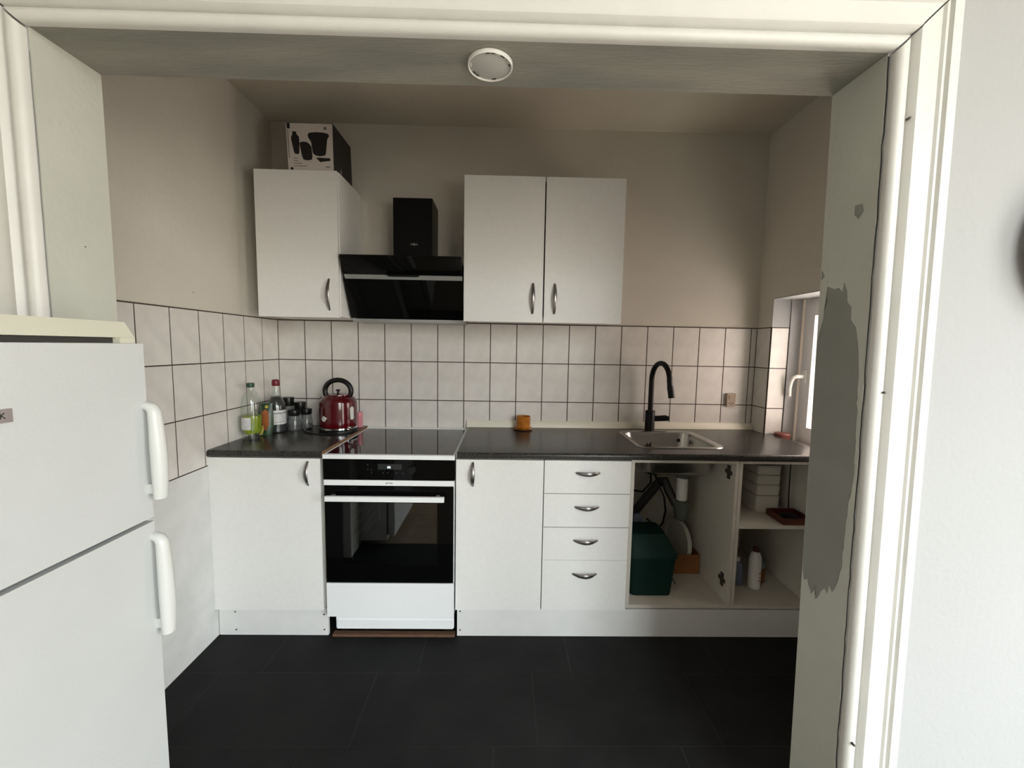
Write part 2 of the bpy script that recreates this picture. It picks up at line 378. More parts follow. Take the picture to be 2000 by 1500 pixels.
# kitchen window
wi = struct('window_1', box(N(), 2.975, 3.018, WY1-.046, WY1-.0105, WZ0, WZ1-.0035), 'upvc', bevel=.003, smooth=True)
def fbar(nm, y0, y1, z0, z1, x0, x1): return bx(nm, x0, x1, y0, y1, z0, z1, 'upvc', wi, bevel=.004)
fbar('frame_bar', WY0, WY0+.05, WZ0, WZ1-.0035, 2.975, 3.018)
fbar('frame_bar', WY0+.05, WY1-.047, WZ0, WZ0+.045, 2.975, 3.018)
fbar('frame_bar', WY0+.05, WY1-.047, WZ1-.048, WZ1-.0035, 2.975, 3.018)
fbar('sash', WY1-.095, WY1-.040, WZ0+.035, WZ1-.036, 2.970, 2.995)
fbar('sash', WY0+.045, WY0+.11, WZ0+.035, WZ1-.036, 2.970, 2.995)
fbar('sash', WY0+.11, WY1-.0955, WZ0+.035, WZ0+.095, 2.970, 2.995)
fbar('sash', WY0+.11, WY1-.0955, WZ1-.095, WZ1-.036, 2.970, 2.995)
bx('pane', 2.980, 2.984, WY0+.11, WY1-.095, WZ0+.095, WZ1-.095, 'pane', wi)
hb = N(); box(hb, 2.960, 2.970, -.196, -.168, 1.195, 1.262)
ho = obj('window_handle', hb, 'offw', wi, smooth=True, bevel=.004)
tag(ho, 'white lever handle')
obj('lever', tube(N(), [(2.963, -.182, 1.228), (2.948, -.182, 1.228), (2.925, -.182, 1.228), (2.912, -.176, 1.222), (2.906, -.166, 1.20), (2.905, -.158, 1.16), (2.908, -.156, 1.115)], .0075, 10, ry=.010), 'offw', ho, smooth=True)
bx('window_sill', XR+.03, 2.974, WY0, WY1-.004, WZ0, WZ0+.006, 'tile', wi)
# large windows behind the camera
def bigwin(nm, kind):
    b = N()
    if kind == 'rear':
        y0, y1 = RWY-.08, RWY-.02
        box(b, WX0, WX0+.06, y0, y1, WA, WB); o = struct(nm, b, 'upvc')
        for a0, a1, c0, c1 in ((WX1-.06, WX1, WA, WB), (WX0+.06, WX1-.06, WA, WA+.06), (WX0+.06, WX1-.06, WB-.06, WB), (3.07, 3.13, WA+.06, WB-.06)):
            bx('frame_bar', a0, a1, y0, y1, c0, c1, 'upvc', o)
        bx('pane', WX0+.06, 3.07, RWY-.052, RWY-.048, WA+.06, WB-.06, 'pane', o); bx('pane', 3.13, WX1-.06, RWY-.052, RWY-.048, WA+.06, WB-.06, 'pane', o)
    else:
        x0, x1 = 4.04, 4.10
        box(b, x0, x1, SY0_, SY0_+.07, SZ0_, SZ1_); o = struct(nm, b, 'upvc')
        for a0, a1, c0, c1 in ((SY1_-.07, SY1_, SZ0_, SZ1_), (SY0_+.07, SY1_-.07, SZ0_, SZ0_+.07), (SY0_+.07, SY1_-.07, SZ1_-.07, SZ1_)):
            bx('frame_bar', x0, x1, a0, a1, c0, c1, 'upvc', o)
        bx('pane', 4.068, 4.072, SY0_+.07, SY1_-.07, SZ0_+.07, SZ1_-.07, 'pane', o)
bigwin('window_2', 'rear'); bigwin('window_3', 'side')
# light shaft outside the small kitchen window
b = N(); box(b, 4.0, 4.15, YK, 1.4, 0, 5.0); box(b, 3.0, 4.0, 1.25, 1.4, 0, 5.0)
struct('wall_courtyard', b, 'court', label='pinkish plastered courtyard wall outside the kitchen window')

# door casing: profile (u away from the opening, d out from the wall)
PROF = [(0, 0), (0, .010), (.003, .017), (.010, .022), (.018, .022), (.023, .018), (.0255, .011), (.028, .011), (.030, .022), (.036, .028), (.040, .027), (.0425, .0215),
        (.055, .0205), (.070, .0205), (.082, .0215), (.086, .026), (.0905, .0265), (.0935, .020), (.0965, .020), (.099, .0285), (.103, .0285), (.106, .021), (.109, .0205), (.112, .013), (.135, .012), (.138, 0)]
def casing(nm, path, label):
    b = N(); rings = [[b.verts.new(path(k, u, d)) for u, d in PROF] for k in (0, 1)]
    n = len(PROF)
    for j in range(n): b.faces.new((rings[0][j], rings[0][(j+1) % n], rings[1][(j+1) % n], rings[1][j]))
    b.faces.new(rings[0]); b.faces.new(rings[1][::-1]); bmesh.ops.recalc_face_normals(b, faces=b.faces)
    o = struct(nm, b, 'gloss', smooth=True, label=label)
    return o
g = .0012
casing('trim_1', lambda k, u, d: (XL-.002-u, YR-d, 0 if k == 0 else LZ-.006+u-g), 'white moulded casing board left of the opening')
casing('trim_2', lambda k, u, d: (XL-.002-u+g if k == 0 else xr(LZ)+.002+u-g, YR-d, LZ-.004+u+g), 'white moulded casing board over the opening')
casing('trim_3', lambda k, u, d: (xr(0)+.002+u if k == 0 else xr(LZ+u)+.002+u, YR-d, 0 if k == 0 else LZ-.006+u-g), 'white moulded casing board right of the opening')
for x, z in ((.262, 1.613), (.268, 1.585)): obj('nail_hole', cyl(N(), (x, YR-.0222, z), (x, YR-.0235, z), .0016, 8), 'screw', bpy.data.objects['trim_1'])

obj('nail_hole', cyl(N(), (XL+.002, -1.434, 1.575), (XL+.0036, -1.434, 1.575), .0016, 8), 'screw', wf)
obj('nail_hole', cyl(N(), (-.0065, -.63, 1.57), (-.0050, -.63, 1.57), .0022, 8), 'screw', wl)
cpts = [(xr(z)-.0015+random.uniform(-.0022, .0008), YR-.0006, z) for z in [.3+.03*i for i in range(57)]]
obj('crack', tube(N(), cpts, .0011, 5), 'dark', bpy.data.objects['trim_3'])
obj('crack', tube(N(), [(XL+.001+random.uniform(-.0006, .001), YR-.0006, z) for z in [.9+.04*i for i in range(27)]], .0006, 5), 'ink2', bpy.data.objects['trim_1'])
for k_, (x, z, r_) in enumerate(((2.1365, 1.846, .0022), (2.141, 1.278, .0022), (2.150, .4425, .003), (2.167, 1.246, .0035), (2.169, 1.268, .003), (2.172, 1.046, .0045), (2.163, 1.03, .003))):
    obj('wear_mark', tube(N(), [(x, YR-.0190, z), (x, YR-.0285 if x < 2.16 else YR-.0212, z)], r_*.8, 9, ry=r_*1.2), 'screw' if k_ < 3 else 'smokedisc', bpy.data.objects['trim_3'])
# ------------------------------------------------------------------ base units
def screw_dot(par, x, z, y=-.585): return obj('screw', cyl(N(), (x, y+.001, z), (x, y-.0012, z), .0038, 10), 'screw', par, smooth=True)
lc = thing('base_cabinet', 'white base cabinet with a single door in the left corner under the kettle and bottles', 'cabinet', (.25, -.3, 0))
b = N(); box(b, .002, .018, -.585, -.01, .138, .855); box(b, .486, .502, -.585, -.01, .138, .855); box(b, .018, .486, -.585, -.01, .138, .154); box(b, .018, .486, -.585, -.01, .839, .855); box(b, .018, .486, -.014, -.010, .154, .839)
obj('body', b, 'edge', lc)
d = bx('door', -.0, .496, -.605, -.587, .137, .852, 'white', lc, bevel=.0015)
handle(d, .442, .785, -.605)
pl = bx('plinth_board', .004, .506, -.585, -.569, .001, .135, 'plinth')
tag(pl, 'short white plinth board on the floor under the left corner cabinet', 'plinth')
for x, z in ((.078, .115), (.080, .027), (.488, .104), (.488, .029)): screw_dot(pl, x, z)
pr_ = bx('plinth_board', 1.108, 2.795, -.585, -.569, .001, .138, 'plinth')
tag(pr_, 'long white plinth board on the floor under drawers and sink, right of the oven', 'plinth')
for x, z in ((1.122, .123), (1.122, .030)): screw_dot(pr_, x, z)

rc = thing('base_cabinet', 'white base cabinet with one tall door between oven and drawers', 'cabinet', (1.3, -.3, 0))
b = N(); box(b, 1.102, 1.118, -.585, -.01, .142, .857); box(b, 1.482, 1.498, -.585, -.01, .142, .857); box(b, 1.118, 1.482, -.585, -.01, .142, .158); box(b, 1.118, 1.482, -.585, -.01, .841, .857); box(b, 1.118, 1.482, -.014, -.010, .158, .841)
obj('body', b, 'edge', rc)
d = bx('door', 1.102, 1.4965, -.605, -.587, .143, .856, 'white', rc, bevel=.0015)
handle(d, 1.178, .790, -.605)

dc = thing('drawer_cabinet', 'white base cabinet with four drawers left of the open sink cabinet', 'cabinet', (1.7, -.3, 0))
b = N(); box(b, 1.500, 1.516, -.585, -.01, .142, .857); box(b, 1.882, 1.898, -.585, -.01, .142, .857); box(b, 1.516, 1.882, -.585, -.01, .142, .158); box(b, 1.516, 1.882, -.585, -.01, .841, .857); box(b, 1.516, 1.882, -.014, -.010, .158, .841)
obj('body', b, 'edge', dc)
for z0, z1, hz, dy in ((.7055, .857, .802, 0), (.5475, .7020, .643, 0), (.3895, .5435, .485, .0), (.1445, .3880, .324, 0)):
    d = bx('drawer', 1.501, 1.8935, -.605, -.587, z0, z1, 'white', dc, bevel=.0015)
    handle(d, 1.697, hz, -.605, vertical=False)
    bx('drawer_box', 1.52, 1.878, -.587, -.08, z0+.02, z1-.03, 'inner', d)

skc = thing('sink_cabinet', 'open doorless base cabinet under the sink with pipes inside', 'cabinet', (2.15, -.3, 0))
for x0, x1 in ((1.9, 1.916), (2.384, 2.399)):
    s = bx('side_panel', x0, x1, -.587, -.01, .145, .859, 'inner', skc, bevel=.0008, seg=1)
    if x0 > 2:
        for zz in (.792, .262):
            hb = N(); box(hb, 2.3785, 2.384, -.560, -.505, zz-.009, zz+.009); box(hb, 2.379, 2.384, -.545, -.522, zz-.032, zz+.032)
            h_ = obj('hinge_plate', hb, 'screw', s, bevel=.002, smooth=True)
bx('bottom_panel', 1.916, 2.384, -.587, -.01, .145, .161, 'inner', skc, bevel=.0008, seg=1)
bx('front_rail', 1.916, 2.384, -.587, -.565, .847, .859, 'inner', skc, bevel=.0008, seg=1)
bx('back_panel', 1.916, 2.384, -.014, -.010, .161, .847, 'inner', skc)

shc = thing('shelf_cabinet', 'open white cabinet with one shelf in the right corner under the window', 'cabinet', (2.6, -.3, 0))
for x0, x1 in ((2.401, 2.416), (2.779, 2.795)): bx('side_panel', x0, x1, -.587, -.01, .145, .859, 'inner', shc, bevel=.0008, seg=1)
bx('bottom_panel', 2.416, 2.779, -.587, -.01, .145, .161, 'inner', shc, bevel=.0008, seg=1)
bx('shelf', 2.416, 2.779, -.585, -.014, .537, .553, 'inner', shc, bevel=.0008, seg=1)
bx('front_rail', 2.416, 2.779, -.587, -.565, .847, .859, 'inner', shc, bevel=.0008, seg=1)
bx('back_panel', 2.416, 2.779, -.014, -.010, .161, .847, 'inner', shc)

# worktops: postformed nose in front
def nose(x0, x1, zt, zb, yf, yb):
    p = [(yb, zb), (yb, zt)]
    for i in range(7):
        a = math.radians(90-15*i); p.append((yf+.012-.012*math.cos(a) if False else yf+.012-.012*math.sin(math.radians(15*i)), zt-.012+.012*math.cos(math.radians(15*i))))
    p += [(yf, zb+.004), (yf+.004, zb)]
    return p
wt = thing('worktop', 'short dark speckled worktop in the left corner, left of the hob', 'worktop', (.25, -.3, .857))
obj('slab', prism(N(), nose(0, 1, .885, .857, -.612, -.002), 0, .001, .5055), 'worktop', wt, smooth=True)
tag(obj('cut_edge', prism(N(), [(y, z-.0003) for y, z in nose(0, 1, .885, .857, -.612, -.002)], 0, .5056, .5085), 'board', wt), 'raw brown chipboard edge')
wr2 = thing('worktop', 'long dark speckled worktop around the sink, right of the hob', 'worktop', (1.9, -.3, .86))
def tilt(bm):
    for v in bm.verts: v.co.z += (v.co.x-1.1)*.0045
    return bm
SX0, SX1, SY0, SY1 = 1.985, 2.365, -.475, -.115
zt, zb = .888, .862
b = prism(N(), nose(0, 1, zt, zb, -.612, SY0), 0, 1.1065, XR-.002)
box(b, 1.1065, SX0, SY0, -.002, zb, zt); box(b, SX1, XR-.002, SY0, -.002, zb, zt); box(b, SX0, SX1, SY1, -.002, zb, zt)
box(b, XR-.002, XR+.03, -.612, WY1-.006, zb, zt)
obj('slab', tilt(b), 'worktop', wr2, smooth=True)
bx('edge_strip', 1.1025, 1.1064, -.612, -.024, zb, zt+.0012, 'silver', wr2)
tr = obj('upstand', tilt(prism(N(), [(-.001, .8885), (-.022, .8885), (-.021, .897), (-.014, .914), (-.008, .925), (-.001, .926)], 0, 1.094, XR-.002)), 'cream', None, smooth=True)
tag(tr, 'cream plastic sealing strip along the back of the long worktop', 'trim')

# ------------------------------------------------------------------ sink and plumbing
sk = thing('sink', 'square stainless steel sink set into the long worktop', 'sink', (2.175, -.295, .9))
def zz(x): return .888+(x-1.1)*.0045
def L3(x0, x1, y0, y1, r, z): return [(x, y, z+(x-2.175)*.0045) for x, y in rrect(x0, x1, y0, y1, r)]
Z0 = .8935
obj('rim', loft(N(), [L3(1.963, 2.392, -.505, -.088, .065, Z0), L3(1.967, 2.388, -.501, -.092, .062, Z0+.0045), L3(1.985, 2.370, -.483, -.110, .055, Z0+.0035), L3(1.993, 2.362, -.475, -.118, .05, Z0-.003)]), 'steel', sk, smooth=True)
bw = obj('bowl', loft(N(), [L3(1.993, 2.362, -.475, -.118, .05, Z0-.003), L3(1.997, 2.358, -.471, -.122, .05, Z0-.02), L3(2.005, 2.350, -.463, -.130, .055, .765), L3(2.018, 2.337, -.450, -.143, .05, .747), L3(2.045, 2.31, -.425, -.17, .04, .740)], cap1=True), 'steel', sk, smooth=True)
obj('overflow_hole', cyl(N(), (2.31, -.124, .85), (2.31, -.128, .85), .010), 'black', sk, smooth=True)
obj('drain', lathe(N(), [(.045, .7405), (.043, .7425), (.03, .7425), (.026, .7410)], 2.268, -.30, 28), 'chrome', sk, smooth=True)
dp = thing('drain_pipe', 'white and grey sink drain pipe with dark slanting waste pipe under the sink', 'pipe', (2.268, -.30, .5))
obj('nut', lathe(N(), [(.045, .738), (.047, .730), (.047, .716), (.035, .706), (.035, .690)], 2.268, -.30, 24), 'trap', dp, smooth=True)
tag(obj('white_pipe', lathe(N(), [(.027, .689), (.028, .684), (.028, .572), (.027, .568)], 2.268, -.30, 24), 'offw', dp, smooth=True), 'bright white pipe section')
obj('bottle_trap', lathe(N(), [(.030, .567), (.040, .560), (.040, .510), (.033, .495), (.033, .470), (.02, .455)], 2.268, -.30, 24), 'trap', dp, smooth=True)
obj('waste_pipe', tube(N(), [(2.245, -.29, .535), (2.215, -.26, .60), (2.195, -.24, .655), (2.18, -.22, .64), (2.16, -.20, .60), (2.05, -.16, .42), (1.95, -.12, .27)], .024, 14), 'pipe', dp, smooth=True)
hs = obj('water_hose', tube(N(), [(2.16, -.10, .86), (2.13, -.20, .74), (2.15, -.28, .64), (2.175, -.30, .58), (2.19, -.29, .50), (2.19, -.26, .42), (2.19, -.20, .36), (2.19, -.02, .34)], .0055, 8), 'black', None, smooth=True)
tag(hs, 'thin black hose hanging straight down beside the slanting waste pipe', 'hose')
hs2 = obj('water_hose', tube(N(), [(2.14, -.09, .86), (2.12, -.22, .74), (2.10, -.30, .66), (2.05, -.32, .615), (1.98, -.33, .63), (1.92, -.33, .66)], .005, 8), 'black', None, smooth=True)
tag(hs2, 'thin black hose curling left below the sink bowl', 'hose')

# faucet
fc = thing('faucet', 'matt black gooseneck kitchen tap behind the sink', 'faucet', (2.163, -.064, .894))
fx, fy = 2.163, -.064
obj('base', lathe(N(), [(.0275, zz(fx)+.0003), (.0275, 1.006), (.0255, 1.010), (.016, 1.0105)], fx, fy, 24), 'mblack', fc, smooth=True)
pts = [(fx, fy, 1.008), (fx, fy, 1.10), (fx, fy, 1.19)]
R_ = .085; dx, dy = .22, -.975
for i in range(1, 13):
    a = PI*i/12; k = R_*(1-math.cos(a)); pts.append((fx+dx*k, fy+dy*k, 1.19+R_*1.15*math.sin(a)))
pts.append((pts[-1][0]+.002, pts[-1][1]-.004, 1.165))
obj('spout', tube(N(), pts, .0145, 16, up=(1, 0, 0)), 'mblack', fc, smooth=True)
e = pts[-1]
sp = obj('spray_head', tube(N(), [(e[0], e[1], 1.168), (e[0]+.003, e[1]-.004, 1.145), (e[0]+.008, e[1]-.008, 1.105)], .0165, 16, up=(1, 0, 0)), 'mblack', fc, smooth=True)
lv = obj('lever', tube(N(), [(fx+.02, fy, .963), (fx+.05, fy-.002, .964), (fx+.085, fy-.01, .968), (fx+.105, fy-.014, .966)], .0145, 12, up=(0, 0, 1), radii=[1.15, 1.15, 1.2, .9]), 'mblack', fc, smooth=True)

# ------------------------------------------------------------------ cooker
ck = thing('cooker', 'freestanding white cooker with black glass hob and oven between the base cabinets', 'cooker', (.807, -.32, 0))
X0, X1 = .516, 1.0955
b = N()
box(b, X0, X0+.02, -.598, -.022, .115, .858); box(b, X1-.02, X1, -.598, -.022, .115, .858)
box(b, X0+.02, X1-.02, -.04, -.022, .115, .858); box(b, X0+.02, X1-.02, -.598, -.04, .115, .28); box(b, X0+.02, X1-.02, -.598, -.04, .74, .858)
obj('body', b, 'cookw', ck)
b = N(); box(b, X0-.002, X1+.002, -.622, -.603, .857, .876); box(b, X0-.002, X0+.006, -.603, -.03, .857, .8762); box(b, X1-.006, X1+.002, -.603, -.03, .857, .8762); box(b, X0-.002, X1+.002, -.03, -.006, .857, .880)
tag(obj('hob_frame', b, 'cookw', ck, bevel=.0015, smooth=True), 'white rim around the hob')
hg = bx('hob_glass', X0+.007, X1-.007, -.602, -.031, .866, .8755, 'hob', ck)
for cx, cy, r in ((.67, -.45, .09), (.94, -.46, .075), (.67, -.18, .075), (.94, -.18, .09)):
    b = N(); n = 40
    A = [b.verts.new((cx+r*math.cos(2*PI*i/n), cy+r*math.sin(2*PI*i/n), .87555)) for i in range(n)]
    B = [b.verts.new((cx+(r-.0012)*math.cos(2*PI*i/n), cy+(r-.0012)*math.sin(2*PI*i/n), .87555)) for i in range(n)]
    for i in range(n): b.faces.new((A[i], A[(i+1) % n], B[(i+1) % n], B[i]))
    obj('cooking_zone', b, 'ink2', hg)
cp = bx('control_panel', X0-.001, X1+.001, -.620, -.598, .7625, .8565, 'bglass', ck, bevel=.001, seg=1)
ds = bx('display', .757, .863, -.6208, -.620, .811, .836, mat('display_window', (.02, .022, .022), .2, var=.1), cp)
text('display_digits', '00', .014, tubeem, cp, (.806, -.6212, .8205), FRONT)
for x, z in ((.712, .832), (.712, .811), (.727, .809), (.729, .795), (.780, .795), (.800, .795), (.839, .795), (.868, .795)):
    obj('touch_mark', cyl(N(), (x, -.620, z), (x, -.6205, z), .0025, 8), mat('touch_mark_grey', (.06, .06, .06), .4, var=.1) if 'touch_mark_grey' not in bpy.data.materials else bpy.data.materials['touch_mark_grey'], cp)
obj('knob', tube(N(), [(.907, -.6205, .812), (.907, -.632, .812), (.907, -.636, .812)], .018, 24, radii=[1, .95, .85]), 'black', cp, smooth=True)
b = box(N(), X0+.001, X1-.001, -.621, -.600, .737, .7615)
tag(obj('brand_strip', b, 'cookw', ck, bevel=.0015, smooth=True), 'white strip with the maker name')
text('lettering', 'gorenje', .0105, 'ink', ck, (.806, -.6214, .7495), FRONT)
# oven door: frame of black glass with a window
DZ0, DZ1 = .2825, .735; PX0, PX1, PZ0, PZ1 = .597, 1.020, .368, .658
od = obj('oven_door', box(N(), X0+.003, PX0, -.620, -.600, DZ0, DZ1), 'bglass', ck)
bx('glass_border', PX1, X1-.003, -.620, -.600, DZ0, DZ1, 'bglass', od)
bx('glass_border', PX0, PX1, -.620, -.600, DZ0, PZ0, 'bglass', od)
bx('glass_border', PX0, PX1, -.620, -.600, PZ1, DZ1, 'bglass', od)
bx('oven_window', PX0, PX1, -.6199, -.614, PZ0, PZ1, 'ovenp', od)
b = box(N(), .537, 1.056, -.664, -.650, .678, .700)
h_ = obj('handle', b, 'cookw', od, bevel=.003, smooth=True); tag(h_, 'white bar handle')
for x in (.56, 1.025): bx('handle_mount', x-.008, x+.008, -.652, -.619, .683, .696, 'silver', od)
b = N(); box(b, .55, .556, -.59, -.10, .30, .72); box(b, 1.06, 1.066, -.59, -.10, .30, .72); box(b, .55, 1.066, -.10, -.094, .30, .72); box(b, .55, 1.066, -.59, -.10, .294, .30); box(b, .55, 1.066, -.59, -.10, .72, .726)
obj('oven_cavity', b, 'cavity', ck)
for xx in (.616, 1.030):
    b = N()
    for z in (.40, .45, .50, .55, .60, .65):
        cyl(b, (xx, -.56, z), (xx, -.14, z), .003, 6)
    for yy in (-.56, -.14): cyl(b, (xx, yy, .36), (xx, yy, .69), .003, 6)
    obj('side_rack', b, 'silver', ck, smooth=True)
bx('lower_drawer', X0+.001, X1, -.618, -.599, .116, .2775, 'cookw', ck, bevel=.002)
bx('base_panel', .546, 1.0935, -.590, -.575, .042, .114, 'cookw', ck, bevel=.0015)
bx('base_panel_lip', .552, 1.090, -.596, -.590, .042, .082, 'cookw', ck, bevel=.001, seg=1)
for x in (.57, 1.06):
    for y in (-.55, -.08): obj('foot', cyl(N(), (x, y, .001), (x, y, .115), .02, 12), 'black', ck, smooth=True)
ws = bx('wooden_strip', .530, 1.098, -.596, -.571, .001, .014, 'wood'); tag(ws, 'brown wooden strip on the floor under the cooker', 'strip')

# ------------------------------------------------------------------ hood
hd = thing('range_hood', 'black glass slanted cooker hood with chimney between the wall cabinets', 'hood', (.8, -.15, 1.49))
ch = bx('chimney', .7175, .9215, -.185, .0035, 1.60, 2.128, 'mblack', hd, bevel=.001, seg=1)
em = N()
for s in (-1, 1):
    for i in range(3): box(em, .826+s*.006, .826+s*(.022-i*.003), -.1862, -.1853, 1.893+i*.0035-.004, 1.8945+i*.0035-.004)
prism(em, [(.818, 1.889), (.826, 1.886), (.834, 1.889), (.826, 1.901)], 1, -.1862, -.1853)
tag(obj('emblem', em, 'silver', ch), 'small grey winged maker emblem')
# slanted glass
def hpt(t, off=0):   # t 0 bottom .. 1 top ; returns (y, z) on the slanted front
    y = -.205-(.150)*t; z = 1.507+.293*t
    ny, nz = -.293, -.150*-1*-1; l = math.hypot(.293, .150); return (y-off*.293/l, z+off*(-.150)/l*1)
def slab_on(nm, x0, x1, t0, t1, o0, o1, m, parent, bevel=0):
    p = [hpt(t0, o0), hpt(t1, o0), hpt(t1, o1), hpt(t0, o1)]
    return obj(nm, prism(N(), p, 0, x0, x1), m, parent, bevel=bevel, smooth=bool(bevel))
HX0, HX1 = .5015, 1.0945
gl = slab_on('lower_glass', HX0, HX1, 0, .655, 0, .008, 'bglass', hd)
slab_on('upper_glass', HX0, HX1, .71, 1.0, 0, .010, 'bglass', hd, bevel=.003)
p0, p1, p2 = hpt(.672, .003), hpt(.712, .003), hpt(.694, .003)
def P3(x, t, o): y, z = hpt(t, o); return (x, y, z)
st = [(HX0+.008, .640), (HX1, .640), (HX1, .708), (.885, .708), (.872, .680), (.728, .680), (.712, .708), (HX0+.008, .708)]
b = N(); A = [b.verts.new(P3(x, t, .0125)) for x, t in st]; B = [b.verts.new(P3(x, t, .004)) for x, t in st]
b.faces.new(A); b.faces.new(B[::-1])
for i in range(len(A)): b.faces.new((A[i], B[i], B[(i+1) % len(A)], A[(i+1) % len(A)]))
bmesh.ops.recalc_face_normals(b, faces=b.faces)
tag(obj('grip_strip', b, 'silver', hd), 'grey metal strip with a recessed notch')
slab_on('gap_panel', HX0+.004, HX1-.004, .655, .71, -.004, .002, 'black', hd)
obj('body', prism(N(), [(-.001, 1.50), hpt(0.0, -.0005), hpt(.97, -.0005), (-.19, 1.775), (-.001, 1.65)], 0, HX0+.004, HX1-.004), 'mblack', hd)
tag(bx('bottom_plate', HX0+.004, HX1-.002, -.203, -.001, 1.4845, 1.4995, 'silver', hd, bevel=.001, seg=1), 'grey metal underside')

# ------------------------------------------------------------------ wall cabinets
def wall_cab(x0, x1, doors, handles, label, z0=1.4915, z1=2.1945):
    t = thing('wall_cabinet', label, 'cabinet', ((x0+x1)/2, -.16, z0))
    b = N(); box(b, x0, x0+.016, -.312, .0, ZT+.004, z1); box(b, x1-.016, x1, -.312, .0, ZT+.004, z1)
    box(b, x0+.016, x1-.016, -.312, .0, ZT+.004, ZT+.02); box(b, x0+.016, x1-.016, -.312, .0, z1-.016, z1); box(b, x0+.016, x1-.016, -.004, .0, ZT+.02, z1-.016)
    for v in b.verts:
        if v.co.z < 1.6: v.co.z -= 0.0
    obj('body', b, 'white', t)
    for (a, c), hx in zip(doors, handles):
        d = bx('door', a, c, -.331, -.3135, z0, z1, 'white', t, bevel=.0015)
        handle(d, hx, 1.606, -.331, L=.15)
    return t
wall_cab(.0885, .4885, [(.0885, .4855)], [.440], 'single-door white wall cabinet left of the hood with the printed box on top', 1.494, 2.1965)
wall_cab(1.1015, 1.8985, [(1.1035, 1.4985), (1.5055, 1.8965)], [1.448, 1.557], 'double-door white wall cabinet right of the hood', 1.488, 2.193)

# ------------------------------------------------------------------ box on cabinet
cb = thing('printed_carton', 'white and black printed carton with bar set picture on the left wall cabinet', 'box', (.36, -.22, 2.197))
b = N(); hexa(b, [(.255, -.328, 2.197), (.4735, -.328, 2.197), (.4735, -.09, 2.197), (.255, -.09, 2.197)], [(.247, -.328, 2.415), (.4705, -.328, 2.415), (.4675, -.09, 2.415), (.247, -.09, 2.415)])
obj('carton', b, 'cblack', cb)
def flat(nm, pts, m, y=-.3297, par=None):
    b = N(); prism(b, pts, 1, y, y+.0004); return obj(nm, b, m, par or cb)
fp = flat('printed_front', [(.2555, 2.198), (.472, 2.198), (.4692, 2.412), (.2480, 2.412)], 'cwhite', -.3290)
def U(u, v): # crop coordinates of the carton front (0..1 in each way) to x, z
    xl = .2555-.0075*v; xr_ = .472-.0028*v; return (xl+(xr_-xl)*u, 2.198+.214*v)
def pic(nm, uv, m='ink', k=0): return flat(nm, [U(u, v) for u, v in uv], m, -.3296-k*.0003, fp)
pic('bucket_picture', [(.46,.76),(.50,.80),(.62,.815),(.80,.81),(.90,.785),(.925,.74),(.90,.70),(.88,.66),(.84,.35),(.81,.315),(.70,.30),(.60,.32),(.555,.37),(.53,.60),(.47,.70)])
pic('shaker_picture', [(.13,.82),(.21,.82),(.225,.76),(.27,.71),(.275,.62),(.26,.36),(.23,.335),(.17,.34),(.145,.38),(.10,.64),(.10,.70),(.13,.76)])
pic('cup_picture', [(.275,.575),(.33,.605),(.43,.60),(.485,.56),(.53,.50),(.545,.30),(.53,.225),(.44,.205),(.345,.22),(.315,.30),(.285,.50)], k=1)
pic('tongs_picture', [(.62,.265),(.70,.27),(.93,.26),(.935,.205),(.80,.19),(.71,.175),(.67,.215)])
pic('corner_mark', [(.02,.995),(.085,.995),(.085,.88),(.02,.88)]); pic('corner_mark', [(.05,.0),(.11,.0),(.11,.05),(.05,.05)])
pic('round_mark', [(.84+.035*math.cos(a*PI/6), .90+.035*math.sin(a*PI/6)) for a in range(12)], 'ink2')
for i, (v, w_) in enumerate(((.24, .11), (.185, .095), (.13, .18), (.075, .29))):
    u = .13
    while u < .13+w_:
        l = random.uniform(.018, .035); pic('small_print', [(u, v), (min(u+l, .13+w_), v), (min(u+l, .13+w_), v+.016), (u, v+.016)], 'ink2'); u += l+.008
for u in (.83, .865, .90): pic('small_print', [(u, .055), (u+.025, .055), (u+.025, .085), (u, .085)], 'ink2')
flat('side_print', [(.2600, 2.25), (.2635, 2.25), (.2580, 2.38), (.2545, 2.38)], 'ink2', -.3296, fp)
obj('round_sticker', tube(N(), [(.4727, -.24, 2.225), (.4737, -.24, 2.225)], .012, 16), 'ink2', cb)

